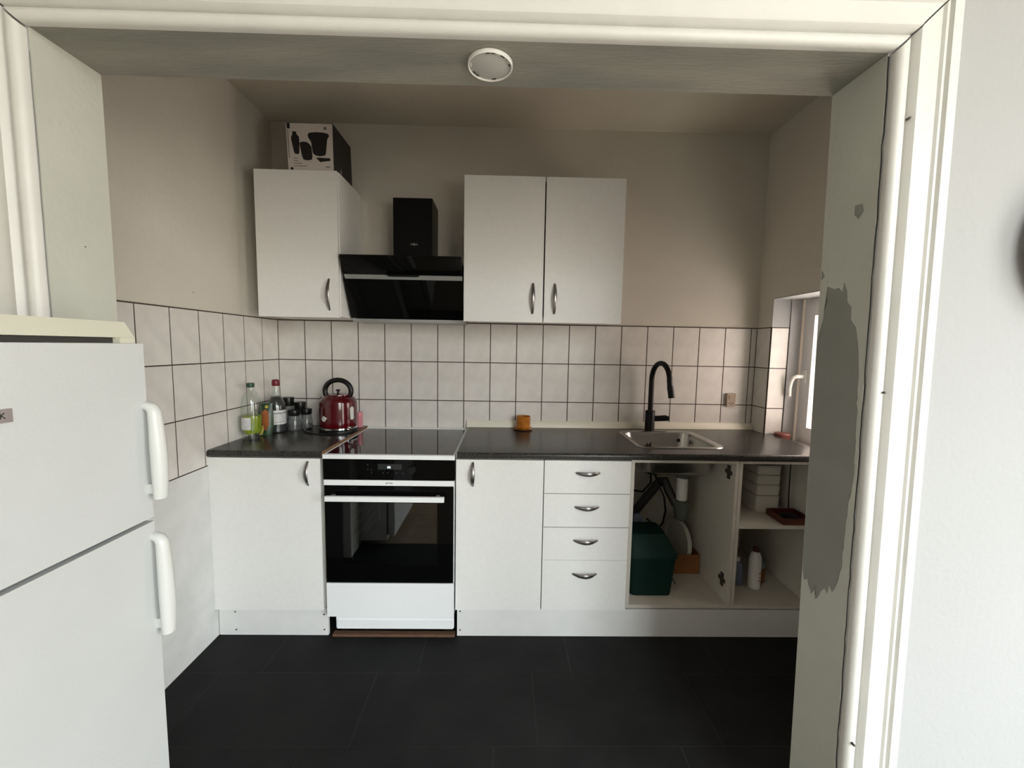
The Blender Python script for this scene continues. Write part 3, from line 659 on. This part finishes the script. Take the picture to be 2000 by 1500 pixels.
# ------------------------------------------------------------------ things on the left worktop
ZL = .8852
def bottle1():
    cx, cy = .060, -.375
    t = thing('soap_bottle', 'clear bottle with green cap, white label and lime green liquid, beside the left wall', 'bottle', (cx, cy, ZL))
    obj('bottle_body', lathe(N(), [(.036, ZL+.0005), (.040, ZL+.004), (.041, ZL+.035), (.0435, ZL+.045), (.0445, ZL+.11), (.0435, ZL+.165), (.038, ZL+.205), (.026, ZL+.232), (.0155, ZL+.243), (.0145, ZL+.262)], cx, cy, 32), 'clear', t, smooth=True)
    obj('liquid', lathe(N(), [(.034, ZL+.030), (.040, ZL+.042), (.0425, ZL+.05), (.0432, ZL+.11), (.0427, ZL+.118)], cx, cy, 32), 'lime', t, smooth=True)
    obj('cap', lathe(N(), [(.0175, ZL+.258), (.018, ZL+.262), (.018, ZL+.276), (.0165, ZL+.279)], cx, cy, 24), 'green', t, smooth=True)
    b = N(); a0, a1 = 216, 296; k = 10; r = .0452
    V = [[b.verts.new((cx+r*math.cos(math.radians(a0+(a1-a0)*i/k)), cy+r*math.sin(math.radians(a0+(a1-a0)*i/k)), z)) for i in range(k+1)] for z in (ZL+.052, ZL+.112)]
    for i in range(k): b.faces.new((V[0][i], V[0][i+1], V[1][i+1], V[1][i]))
    lb = obj('label', b, 'label', t, smooth=True)
    b = N(); r = .0456
    for z, h, s, e_ in ((.102, .005, 228, 258), (.093, .005, 228, 268), (.083, .0025, 228, 270), (.077, .0025, 228, 264), (.060, .004, 230, 237)):
        p = [b.verts.new((cx+r*math.cos(math.radians(a)), cy+r*math.sin(math.radians(a)), ZL+zz_)) for zz_, a in ((z, s), (z, e_), (z+h, e_), (z+h, s))]; b.faces.new(p)
    obj('label_print', b, 'ink', lb)
bottle1()
def bottle2():
    cx, cy = .090, -.205
    t = thing('syrup_bottle', 'clear bottle of dark syrup with red cap and white label', 'bottle', (cx, cy, ZL))
    prof = [(.040, ZL+.0005), (.045, ZL+.006), (.046, ZL+.05), (.0455, ZL+.13), (.043, ZL+.15), (.033, ZL+.180), (.021, ZL+.200), (.0155, ZL+.215), (.0145, ZL+.262)]
    obj('bottle_body', lathe(N(), prof, cx, cy, 32), 'clear', t, smooth=True)
    obj('syrup', lathe(N(), [(.038, ZL+.002), (.0435, ZL+.008), (.0447, ZL+.05), (.0440, ZL+.128), (.041, ZL+.150), (.030, ZL+.178), (.022, ZL+.192)], cx, cy, 32), mat('syrup_seen_through', (.05, .05, .055), .3, col2=(.012, .012, .014), vscale=45), t, smooth=True)
    obj('cap', lathe(N(), [(.0175, ZL+.250), (.019, ZL+.254), (.0185, ZL+.276), (.015, ZL+.283), (.008, ZL+.284)], cx, cy, 24), 'redcap', t, smooth=True)
    obj('neck_band', lathe(N(), [(.0160, ZL+.203), (.0175, ZL+.2035), (.0165, ZL+.212), (.0155, ZL+.2125)], cx, cy, 24, False, False), 'label', t, smooth=True)
    lb = obj('label', lathe(N(), [(.0466, ZL+.046), (.0466, ZL+.122)], cx, cy, 32, False, False), 'label', t, smooth=True)
    obj('label_stripe', lathe(N(), [(.0468, ZL+.104), (.0468, ZL+.109)], cx, cy, 32, False, False), 'ink2', lb, smooth=True)
    obj('label_stripe', lathe(N(), [(.0468, ZL+.058), (.0468, ZL+.060)], cx, cy, 32, False, False), 'ink2', lb, smooth=True)
bottle2()
def packet():
    t = thing('food_packet', 'green and orange food packet leaning between the two bottles', 'packet', (.085, -.292, ZL))
    def loopz(z, hw, th, cx, cy): return [(cx+hw*math.cos(a*PI/8), cy+th*math.sin(a*PI/8)+.3*hw*math.cos(a*PI/8), z) for a in range(16)]
    B = [(.0005, .026, .012), (.02, .032, .016), (.06, .034, .018), (.11, .033, .013), (.145, .030, .006), (.165, .029, .002)]
    obj('pouch', loft(N(), [loopz(ZL+z, w_, h, .080-.03*z, -.292+.1*z) for z, w_, h in B], True, True), 'pgreen', t, smooth=True)
    y = -.315
    def fl(nm, pts, m, k=0): return obj(nm, prism(N(), [(x, ZL+z) for x, z in pts], 1, y-k*.001, y+.004), m, t, bevel=.001, smooth=True)
    fl('carrot_print', [(.074, .125), (.092, .140), (.108, .125), (.108, .06), (.094, .028), (.080, .032), (.076, .07)], 'porange')
    fl('stem_print', [(.064, .028), (.080, .058), (.082, .032), (.072, .004), (.058, .004)], 'pyellow', 1)
    obj('round_logo', tube(N(), [(.097, -.306, ZL+.151), (.097, -.310, ZL+.151)], .008, 14), 'pyellow', t, smooth=True)
packet()
def jar(cx, cy, label, h=.115, r=.034, lr=.029):
    t = thing('spice_jar', label, 'jar', (cx, cy, ZL), 'black-lidded glass spice jars')
    obj('glass', lathe(N(), [(r, ZL+.0005), (r*1.04, ZL+.005), (r*.97, ZL+h*.35), (r*.80, ZL+h*.68), (r*.82, ZL+h*.74)], cx, cy, 28), 'jarg', t, smooth=True)
    obj('contents', lathe(N(), [(r*.8, ZL+.002), (r*.9, ZL+.006), (r*.82, ZL+h*.25), (r*.2, ZL+h*.3)], cx, cy, 20), mat('dark_spice', (.045, .035, .03), .7, var=.4, vscale=200) if 'dark_spice' not in bpy.data.materials else bpy.data.materials['dark_spice'], t, smooth=True)
    obj('lid', lathe(N(), [(lr*.95, ZL+h*.72), (lr, ZL+h*.74), (lr*1.06, ZL+h*.97), (lr, ZL+h), (lr*.6, ZL+h*1.002)], cx, cy, 28), 'black', t, smooth=True)
jar(.154, -.148, 'black-lidded glass jar at the very front, touching the syrup bottle', .112)
jar(.198, -.100, 'black-lidded glass jar nearest to the kettle', .112, .033, .028)
jar(.150, -.070, 'black-lidded glass jar in the middle of the back, lid above the front jars', .145)
jar(.086, -.075, 'tallest black-lidded glass jar, behind the syrup bottle', .172)

kt = thing('kettle', 'red retro electric kettle with black ring handle on the left worktop', 'kettle', (.402, -.150, ZL))
kx, ky = .402, -.158
obj('base', lathe(N(), [(.094, ZL+.0005), (.100, ZL+.003), (.100, ZL+.014), (.092, ZL+.018)], kx, ky, 40), 'black', kt, smooth=True)
obj('foot_ring', lathe(N(), [(.094, ZL+.0185), (.099, ZL+.020), (.099, ZL+.028), (.095, ZL+.030)], kx, ky, 40), 'chrome', kt, smooth=True)
obj('pot', lathe(N(), [(.0965, ZL+.030), (.0985, ZL+.034), (.0985, ZL+.06), (.0975, ZL+.12), (.096, ZL+.160), (.093, ZL+.176), (.082, ZL+.188), (.068, ZL+.196), (.064, ZL+.199)], kx, ky, 48), 'redk', kt, smooth=True)
lid = obj('lid', lathe(N(), [(.0635, ZL+.1992), (.063, ZL+.204), (.045, ZL+.208), (.012, ZL+.211)], kx, ky, 36), 'redk', kt, smooth=True)
obj('knob', lathe(N(), [(.006, ZL+.2105), (.006, ZL+.219), (.012, ZL+.224), (.012, ZL+.229), (.008, ZL+.231)], kx, ky, 20), 'black', lid, smooth=True)
pts = []
for i in range(25):
    a = math.radians(-38+256*i/24); pts.append((kx-.0+.071*math.cos(a), ky, ZL+.222+.060*math.sin(a)))
obj('ring_handle', tube(N(), pts, .0135, 14, ry=.0145, up=(0, 1, 0)), 'black', kt, smooth=True)
obj('spout', tube(N(), [(kx-.083, ky+.02, ZL+.158), (kx-.100, ky+.026, ZL+.176), (kx-.108, ky+.028, ZL+.180)], .015, 14, radii=[1.1, .7, .3], up=(0, 1, 0)), 'black', kt, smooth=True)
def on_pot(ang, z, r0, out):  # disc on the pot wall
    a = math.radians(ang); d = Vector((math.cos(a), math.sin(a), 0)); p = Vector((kx, ky, z))
    return p+d*(.0975-.002), p+d*(.0975+out)
p, q = on_pot(247, ZL+.083, 0, .005)
gg = obj('gauge', cyl(N(), p, q, .0165, 28), 'chrome', kt, smooth=True)
p2, q2 = on_pot(247, ZL+.083, 0, .0056)
obj('dial', cyl(N(), q-(q-p)*.1, q2, .0125, 24), 'label', gg)
b = N(); dirv = (q-p).normalized(); side = Vector((0, 0, 1)).cross(dirv)
obj('needle', tube(N(), [q2+dirv*.0003-side*.007+Vector((0, 0, .006)), q2+dirv*.0003, q2+dirv*.0003+side*.004+Vector((0, 0, -.002))], .001, 6), 'ink', gg)
a = math.radians(334); d = Vector((math.cos(a), math.sin(a), 0)); s_ = Vector((-math.sin(a), math.cos(a), 0))
def wnd(nm, hw, hh, o0, o1, m, par):
    b = N(); cz = ZL+.106; L0, L1 = [], []
    for x, y in rrect(-hw, hw, -hh, hh, hw*.95, 6):
        c = Vector((kx, ky, cz+y)) + s_*x; L0.append(c+d*o0); L1.append(c+d*o1)
    loft(b, [L0, L1], True, True); bmesh.ops.recalc_face_normals(b, faces=b.faces); return obj(nm, b, m, par, smooth=True)
wo = wnd('water_window_frame', .0145, .038, .090, .0995, 'chrome', kt); wnd('water_window', .010, .033, .0993, .1003, 'smokedisc', wo)
obj('power_button', tube(N(), [(kx+.075, ky-.055, ZL+.032), (kx+.095, ky-.062, ZL+.028)], .010, 10), 'chrome', kt, smooth=True)
cd = obj('power_cord', tube(N(), [(.230, -.115, ZL+.0045), (.220, -.165, ZL+.0045), (.235, -.205, ZL+.0045), (.28, -.245, ZL+.0045), (.34, -.268, ZL+.0045), (.40, -.272, ZL+.0045), (.435, -.262, ZL+.0045)], .0038, 8), 'black', None, smooth=True)
tag(cd, 'black power cord lying on the worktop in front of the red kettle', 'cord')
pk = thing('pink_tumbler', 'small pink glass tumbler right of the kettle', 'glass', (.478, -.06, ZL))
obj('tumbler', lathe(N(), [(.016, ZL+.0005), (.0175, ZL+.003), (.0185, ZL+.088), (.0175, ZL+.088), (.016, ZL+.008)], .478, -.05, 24, True, True), 'pink', pk, smooth=True)

# ------------------------------------------------------------------ right worktop items
cu = thing('cup_on_saucer', 'small ribbed orange cup with its saucer on the long worktop', 'cup', (1.425, -.072, .8895))
zc = .888+.325*.0045+.0004
obj('saucer', lathe(N(), [(.035, zc), (.040, zc+.002), (.056, zc+.008), (.056, zc+.010), (.040, zc+.006), (.03, zc+.005)], 1.425, -.075, 36), 'amber', cu, smooth=True)
prof = [(.034, zc+.0065)]
for i in range(7): prof += [(.0392, zc+.0115+i*.009), (.0430, zc+.0155+i*.009), (.0392, zc+.0198+i*.009)]
prof += [(.042, zc+.078), (.039, zc+.078), (.037, zc+.02)]
obj('cup', lathe(N(), prof, 1.425, -.075, 36), 'amber', cu, smooth=True)
so = thing('wall_socket', 'beige wall socket with two holes on the back wall tiles', 'socket', (2.66, -.003, 1.072))
obj('cover', box(N(), 2.634, 2.684, -.020, -.0008, 1.034, 1.111), 'beige', so, bevel=.004, smooth=True)
for x, z in ((2.650, 1.054), (2.668, 1.054)): obj('hole', cyl(N(), (x, -.0195, z), (x, -.0206, z), .0035, 10), 'ink', so)
obj('earth_hole', cyl(N(), (2.659, -.0195, 1.045), (2.659, -.0206, 1.045), .003, 10), 'ink', so)
bx('switch', 2.645, 2.673, -.0225, -.0195, 1.078, 1.102, 'beige', so, bevel=.002)
rd = thing('red_dish', 'dull red dish on the window sill behind the right end of the worktop', 'dish', (2.872, -.176, .862))
obj('dish', lathe(N(), [(.025, .8615), (.030, .864), (.040, .890), (.041, .905), (.036, .911), (.015, .914)], 2.872, -.176, 32), 'red_sill', rd, smooth=True)

# ------------------------------------------------------------------ inside the open cabinets
bn = thing('compost_bin', 'dark green plastic caddy bin with lid in the open sink cabinet', 'bin', (2.05, -.40, .1615))
def taper(nm, x0, x1, y0, y1, z0, z1, k, m, par, bev=.012):
    cx, cy = (x0+x1)/2, (y0+y1)/2
    L0 = [(cx+(x-cx)*k, cy+(y-cy)*k, z0) for x, y in rrect(x0, x1, y0, y1, bev, 4)]; L1 = [(x, y, z1) for x, y in rrect(x0, x1, y0, y1, bev, 4)]
    return obj(nm, loft(N(), [L0, L1], True, True), m, par, smooth=True)
taper('bucket', 1.930, 2.165, -.53, -.30, .162, .355, .86, 'dgreen', bn, .03)
b = loft(N(), [[(x, y, .356) for x, y in rrect(1.925, 2.170, -.535, -.295, .03, 4)], [(x, y, .372) for x, y in rrect(1.925, 2.170, -.535, -.295, .03, 4)], [(x*.8+2.02*.2, y*.6-.38*.4, .455) for x, y in rrect(1.925, 2.150, -.535, -.295, .03, 4)]], True, True)
obj('lid', b, 'dgreen', bn, smooth=True)
obj('bail_handle', tube(N(), [(2.11, -.537, .30), (2.135, -.541, .27), (2.155, -.535, .235)], .003, 6), 'dgreen', bn, smooth=True)
bg = obj('plastic_bag', loft(N(), [[(2.06+.035*math.cos(a*PI/5)*k, -.22+.03*math.sin(a*PI/5)*k*(1+.3*math.sin(a*2.3)), z) for a in range(10)] for z, k in ((.162, .8), (.25, 1.1), (.36, 1.2), (.43, 1), (.455, .4))], True, True), 'blue', None, smooth=True)
tag(bg, 'crumpled grey-blue plastic bag behind the green bin', 'bag')
ob = thing('cardboard_box', 'small open orange-brown box on the floor of the open sink cabinet', 'box', (2.305, -.25, .1615))
bx0, bx1, by0, by1, bz0, bz1 = 2.222, 2.378, -.315, -.060, .1615, .268
bx('bottom', bx0, bx1, by0, by1, bz0, bz0+.003, 'obox', ob)
bx('front_wall', bx0, bx1, by0, by0+.003, bz0+.003, bz1, 'obox', ob); bx('back_wall', bx0, bx1, by1-.003, by1, bz0+.003, bz1, 'obox', ob)
bx('side_wall', bx0, bx0+.003, by0+.003, by1-.003, bz0+.003, bz1, 'obox', ob); bx('side_wall', bx1-.003, bx1, by0+.003, by1-.003, bz0+.003, bz1, 'obox', ob)
rg = thing('round_lid', 'round white plastic lid standing upright in the orange-brown box', 'lid', (2.30, -.26, .17))
def tilted(prof, c, nrm, seg=40):
    b = lathe(N(), prof, 0, 0, seg); q = Vector((0, 0, 1)).rotation_difference(Vector(nrm).normalized()).to_matrix()
    for v in b.verts: v.co = q @ v.co + Vector(c)
    return b
nrm = (-.985, -.17, .05); LC = (2.318, -.187, .287)
obj('disc', tilted([(.118, .0), (.118, .004), (.02, .004)], LC, nrm), 'ring', rg, smooth=True)
prof = [(.1145, .0045), (.1145, .024), (.1185, .024), (.1185, .0045)]
b = N(); rr = [[b.verts.new((r*math.cos(2*PI*j/40), r*math.sin(2*PI*j/40), z)) for j in range(40)] for r, z in prof]
for k in range(4):
    for j in range(40): b.faces.new((rr[k][j], rr[k][(j+1) % 40], rr[(k+1) % 4][(j+1) % 40], rr[(k+1) % 4][j]))
q_ = Vector((0, 0, 1)).rotation_difference(Vector(nrm).normalized()).to_matrix()
for v in b.verts: v.co = q_ @ v.co + Vector(LC)
bmesh.ops.recalc_face_normals(b, faces=b.faces)
obj('rim', b, 'ring', rg, smooth=True)
# shelf cabinet contents
stk = [(.5535, .640), (.6415, .695), (.6965, .745), (.7465, .795)]
lab = ['white plastic box at the bottom of the stack on the shelf', 'white plastic box second from the bottom of the stack on the shelf', 'white plastic box third from the bottom of the stack on the shelf', 'white plastic box on top of the stack on the shelf']
for (z0, z1), l_ in zip(stk, lab):
    t = thing('storage_box', l_, 'box', (2.655, -.36, z0), 'stacked white boxes on the cabinet shelf')
    L_ = lambda z, k: [(x, y, z) for x, y in rrect(2.590+k, 2.715-k, -.430+k, -.200-k, .018, 4)]
    obj('tub', loft(N(), [L_(z0+.0005, .003), L_(z1-.008, 0)], True, True), 'ring', t, smooth=True)
    obj('lid', loft(N(), [L_(z1-.0078, .002), L_(z1-.001, .002)], True, True), 'ring', t, smooth=True)
cr = obj('hanging_cord', tube(N(), [(2.728, -.46, .8455), (2.727, -.462, .76), (2.726, -.465, .66), (2.727, -.47, .585)], .003, 6), 'black', None, smooth=True)
tag(cr, 'thin black cord hanging in front of the white box stack', 'cord')
tr_ = thing('plastic_tray', 'red-brown open tray with a dark item on the cabinet shelf', 'tray', (2.70, -.50, .5535))
TX0, TX1, TY0, TY1 = 2.632, 2.772, -.578, -.445
bx('bottom', TX0, TX1, TY0, TY1, .5535, .557, 'tray', tr_)
for a in ((TX0, TX1, TY0, TY0+.004), (TX0, TX1, TY1-.004, TY1), (TX0, TX0+.004, TY0+.004, TY1-.004), (TX1-.004, TX1, TY0+.004, TY1-.004)): bx('side', *a, .557, .583, 'tray', tr_)
it = obj('dark_pouch', loft(N(), [[(2.70+.05*k*math.cos(a*PI/6), -.51+.042*k*math.sin(a*PI/6), z) for a in range(12)] for z, k in ((.5575, .9), (.566, 1), (.576, .8), (.580, .3))], True, True), 'black', None, smooth=True)
tag(it, 'small dark pouch lying in the red-brown tray', 'pouch')
wbt = thing('cleaning_bottle', 'tall white bottle with dark red cap in the lower compartment of the shelf cabinet', 'bottle', (2.603, -.44, .1615))
obj('bottle_body', lathe(N(), [(.026, .1617), (.029, .165), (.029, .30), (.027, .325), (.020, .345), (.014, .352)], 2.603, -.435, 28), 'offw', wbt, smooth=True)
obj('cap', lathe(N(), [(.015, .3522), (.016, .354), (.015, .372), (.010, .374)], 2.603, -.435, 20), 'tray', wbt, smooth=True)
b = N()
for z, s, e_ in ((.205, 282, 300), (.222, 285, 298), (.243, 284, 302)):
    pp = [b.verts.new((2.603+.0294*math.cos(math.radians(a)), -.435+.0294*math.sin(math.radians(a)), z_)) for z_, a in ((z, s), (z, e_), (z+.01, e_), (z+.01, s))]; b.faces.new(pp)
obj('label_print', b, mat('faded_red_print', (.45, .2, .17), .6, var=.1), wbt)
bb = thing('cleaning_bottle', 'shorter blue-grey bottle left of the tall white bottle', 'bottle', (2.525, -.40, .1615))
obj('bottle_body', lathe(N(), [(.028, .1617), (.030, .166), (.030, .25), (.022, .275), (.011, .285)], 2.532, -.40, 24), 'blue', bb, smooth=True)
obj('cap', lathe(N(), [(.012, .2852), (.013, .288), (.012, .305), (.009, .306)], 2.532, -.40, 20), 'offw', bb, smooth=True)
jr = thing('brown_jar', 'small brown jar with pale lid right of the tall white bottle', 'jar', (2.67, -.36, .1615))
obj('jar_body', lathe(N(), [(.026, .1617), (.029, .165), (.029, .225), (.024, .235)], 2.668, -.37, 24), 'obox', jr, smooth=True)
obj('lid', lathe(N(), [(.0245, .2352), (.026, .237), (.026, .268), (.023, .270)], 2.668, -.37, 24), 'blue', jr, smooth=True)

# ------------------------------------------------------------------ fridge
fg = thing('fridge_freezer', 'white fridge freezer with two doors standing in the left foreground', 'fridge', (.29, -1.83, 0))
FY0, FY1, FX = -2.115, -1.562, .575
bx('body', .012, .520, FY0, FY1, .02, 1.350, 'fridge', fg, bevel=.004)
tag(bx('top_gap_shade', .02, .552, FY0+.01, FY1-.006, 1.3575, 1.3683, 'gasket', fg), 'dark strip standing in for the shade in the gap under the top panel')  # solid dark block, its colour stands in for shade inside the gap
bx('gasket', .520, .531, FY0+.012, FY1-.012, .06, 1.355, 'gasket', fg)
d1 = bx('freezer_door', .531, FX, FY0, FY1, .9925, 1.3570, 'fridge', fg, bevel=.006, seg=3)
d2 = bx('fridge_door', .531, FX, FY0, FY1, .055, .9835, 'fridge', fg, bevel=.006, seg=3)
b = box(N(), .012, .560, FY0, FY1-.001, 1.3685, 1.3995)
for v in b.verts:
    if v.co.z > 1.39: v.co.x -= .012 if v.co.x > .3 else 0; v.co.y -= .008 if v.co.y > -1.8 else -.008
tag(obj('lid_panel', b, 'fridgetop', fg, smooth=True, bevel=.005, seg=3), 'cream top panel')
bx('hinge_spacer', .552, .566, FY1-.040, FY1-.008, 1.3572, 1.3683, 'fridgetop', fg)
for y in (FY0+.06, FY1-.06):
    for x in (.06, .48): obj('foot', cyl(N(), (x, y, .001), (x, y, .021), .018, 12), 'black', fg, smooth=True)
def fhandle(par, z1, z0, nm='door_handle'):
    yc = FY1-.004
    P = [(FX-.006, z1), (FX+.005, z1+.001), (FX+.013, z1-.003), (FX+.0175, z1-.011)]
    for i in range(9):
        t = i/8; P.append((FX+.0180+.004*math.sin(PI*t*.8), z1-.014-(z1-z0-.014)*t))
    return obj(nm, tube(N(), [(x, yc, z) for x, z in P], .0135, 18, ry=.0115, up=(1, 0, 0), radii=[.75, .8, .9, .95]+[.98, 1.05, 1.12, 1.18, 1.2, 1.2, 1.15, 1.08, .98]), 'fhandle', par, smooth=True)
fhandle(d1, 1.228, 1.036); fhandle(d2, .950, .738)
for par, z0 in ((d1, 1.046), (d2, .750)):
    b = N(); box(b, FX-.001, FX+.018, FY1-.011, FY1-.0, z0, z0+.020); obj('handle_foot', b, 'fhandle', par, smooth=True, bevel=.003)
bd = tag(bx('badge', FX-.0005, FX+.0018, -1.875, -1.795, 1.2385, 1.2590, 'badge', d1, bevel=.0007, seg=1), 'small grey maker badge')
text('badge_letter', 'K', .013, 'ink', d1, (FX+.0020, -1.808, 1.2487), (PI/2, 0, PI/2))

# ------------------------------------------------------------------ smoke alarm base, round black lamp
sm = thing('smoke_alarm', 'round white smoke alarm base on the underside of the opening', 'alarm', (1.271, -1.447, LZ-.003))
zs = LZ-.0032
obj('rim', lathe(N(), [(.047, zs), (.0495, zs-.001), (.0495, zs-.0075), (.0478, zs-.009), (.0462, zs-.0075), (.0462, zs-.003)], 1.271, -1.447, 48, True, False), 'offw', sm, smooth=True)
ds_ = obj('disc', lathe(N(), [(.0460, zs-.005), (.045, zs-.0058), (.001, zs-.0058)], 1.271, -1.447, 40), 'smokedisc', sm, smooth=True)
for a, m_ in ((80, 'ink'), (135, 'ink'), (150, 'ink'), (265, 'ink'), (280, 'ink'), (310, 'ink'), (350, 'ink'), (185, 'offw'), (295, 'offw'), (340, 'offw')):
    c_, s2 = math.cos(math.radians(a)), math.sin(math.radians(a))
    t_ = Vector((-s2, c_, 0)); p_ = Vector((1.271+.0425*c_, -1.447+.0425*s2, zs-.0062))
    obj('clip_slot', tube(N(), [p_-t_*.0045, p_+t_*.0045], .0012, 6), m_, sm, smooth=True)
lp = thing('wall_lamp', 'black round wall lamp cut off by the right edge', 'lamp', (2.600, YR, 1.608))
def axy(prof, seg=48):
    b = lathe(N(), prof, 0, 0, seg)
    for v in b.verts: v.co = Vector((2.600+v.co.x, YR-v.co.z, 1.608+v.co.y))
    bmesh.ops.recalc_face_normals(b, faces=b.faces); return b
obj('wall_plate', axy([(.06, .0005), (.06, .025), (.055, .027)]), 'lampb', lp, smooth=True)
obj('shade', axy([(.05, .027), (.165, .032), (.170, .036), (.170, .044), (.16, .06), (.12, .085), (.05, .10), (.01, .103)]), 'lampb', lp, smooth=True)
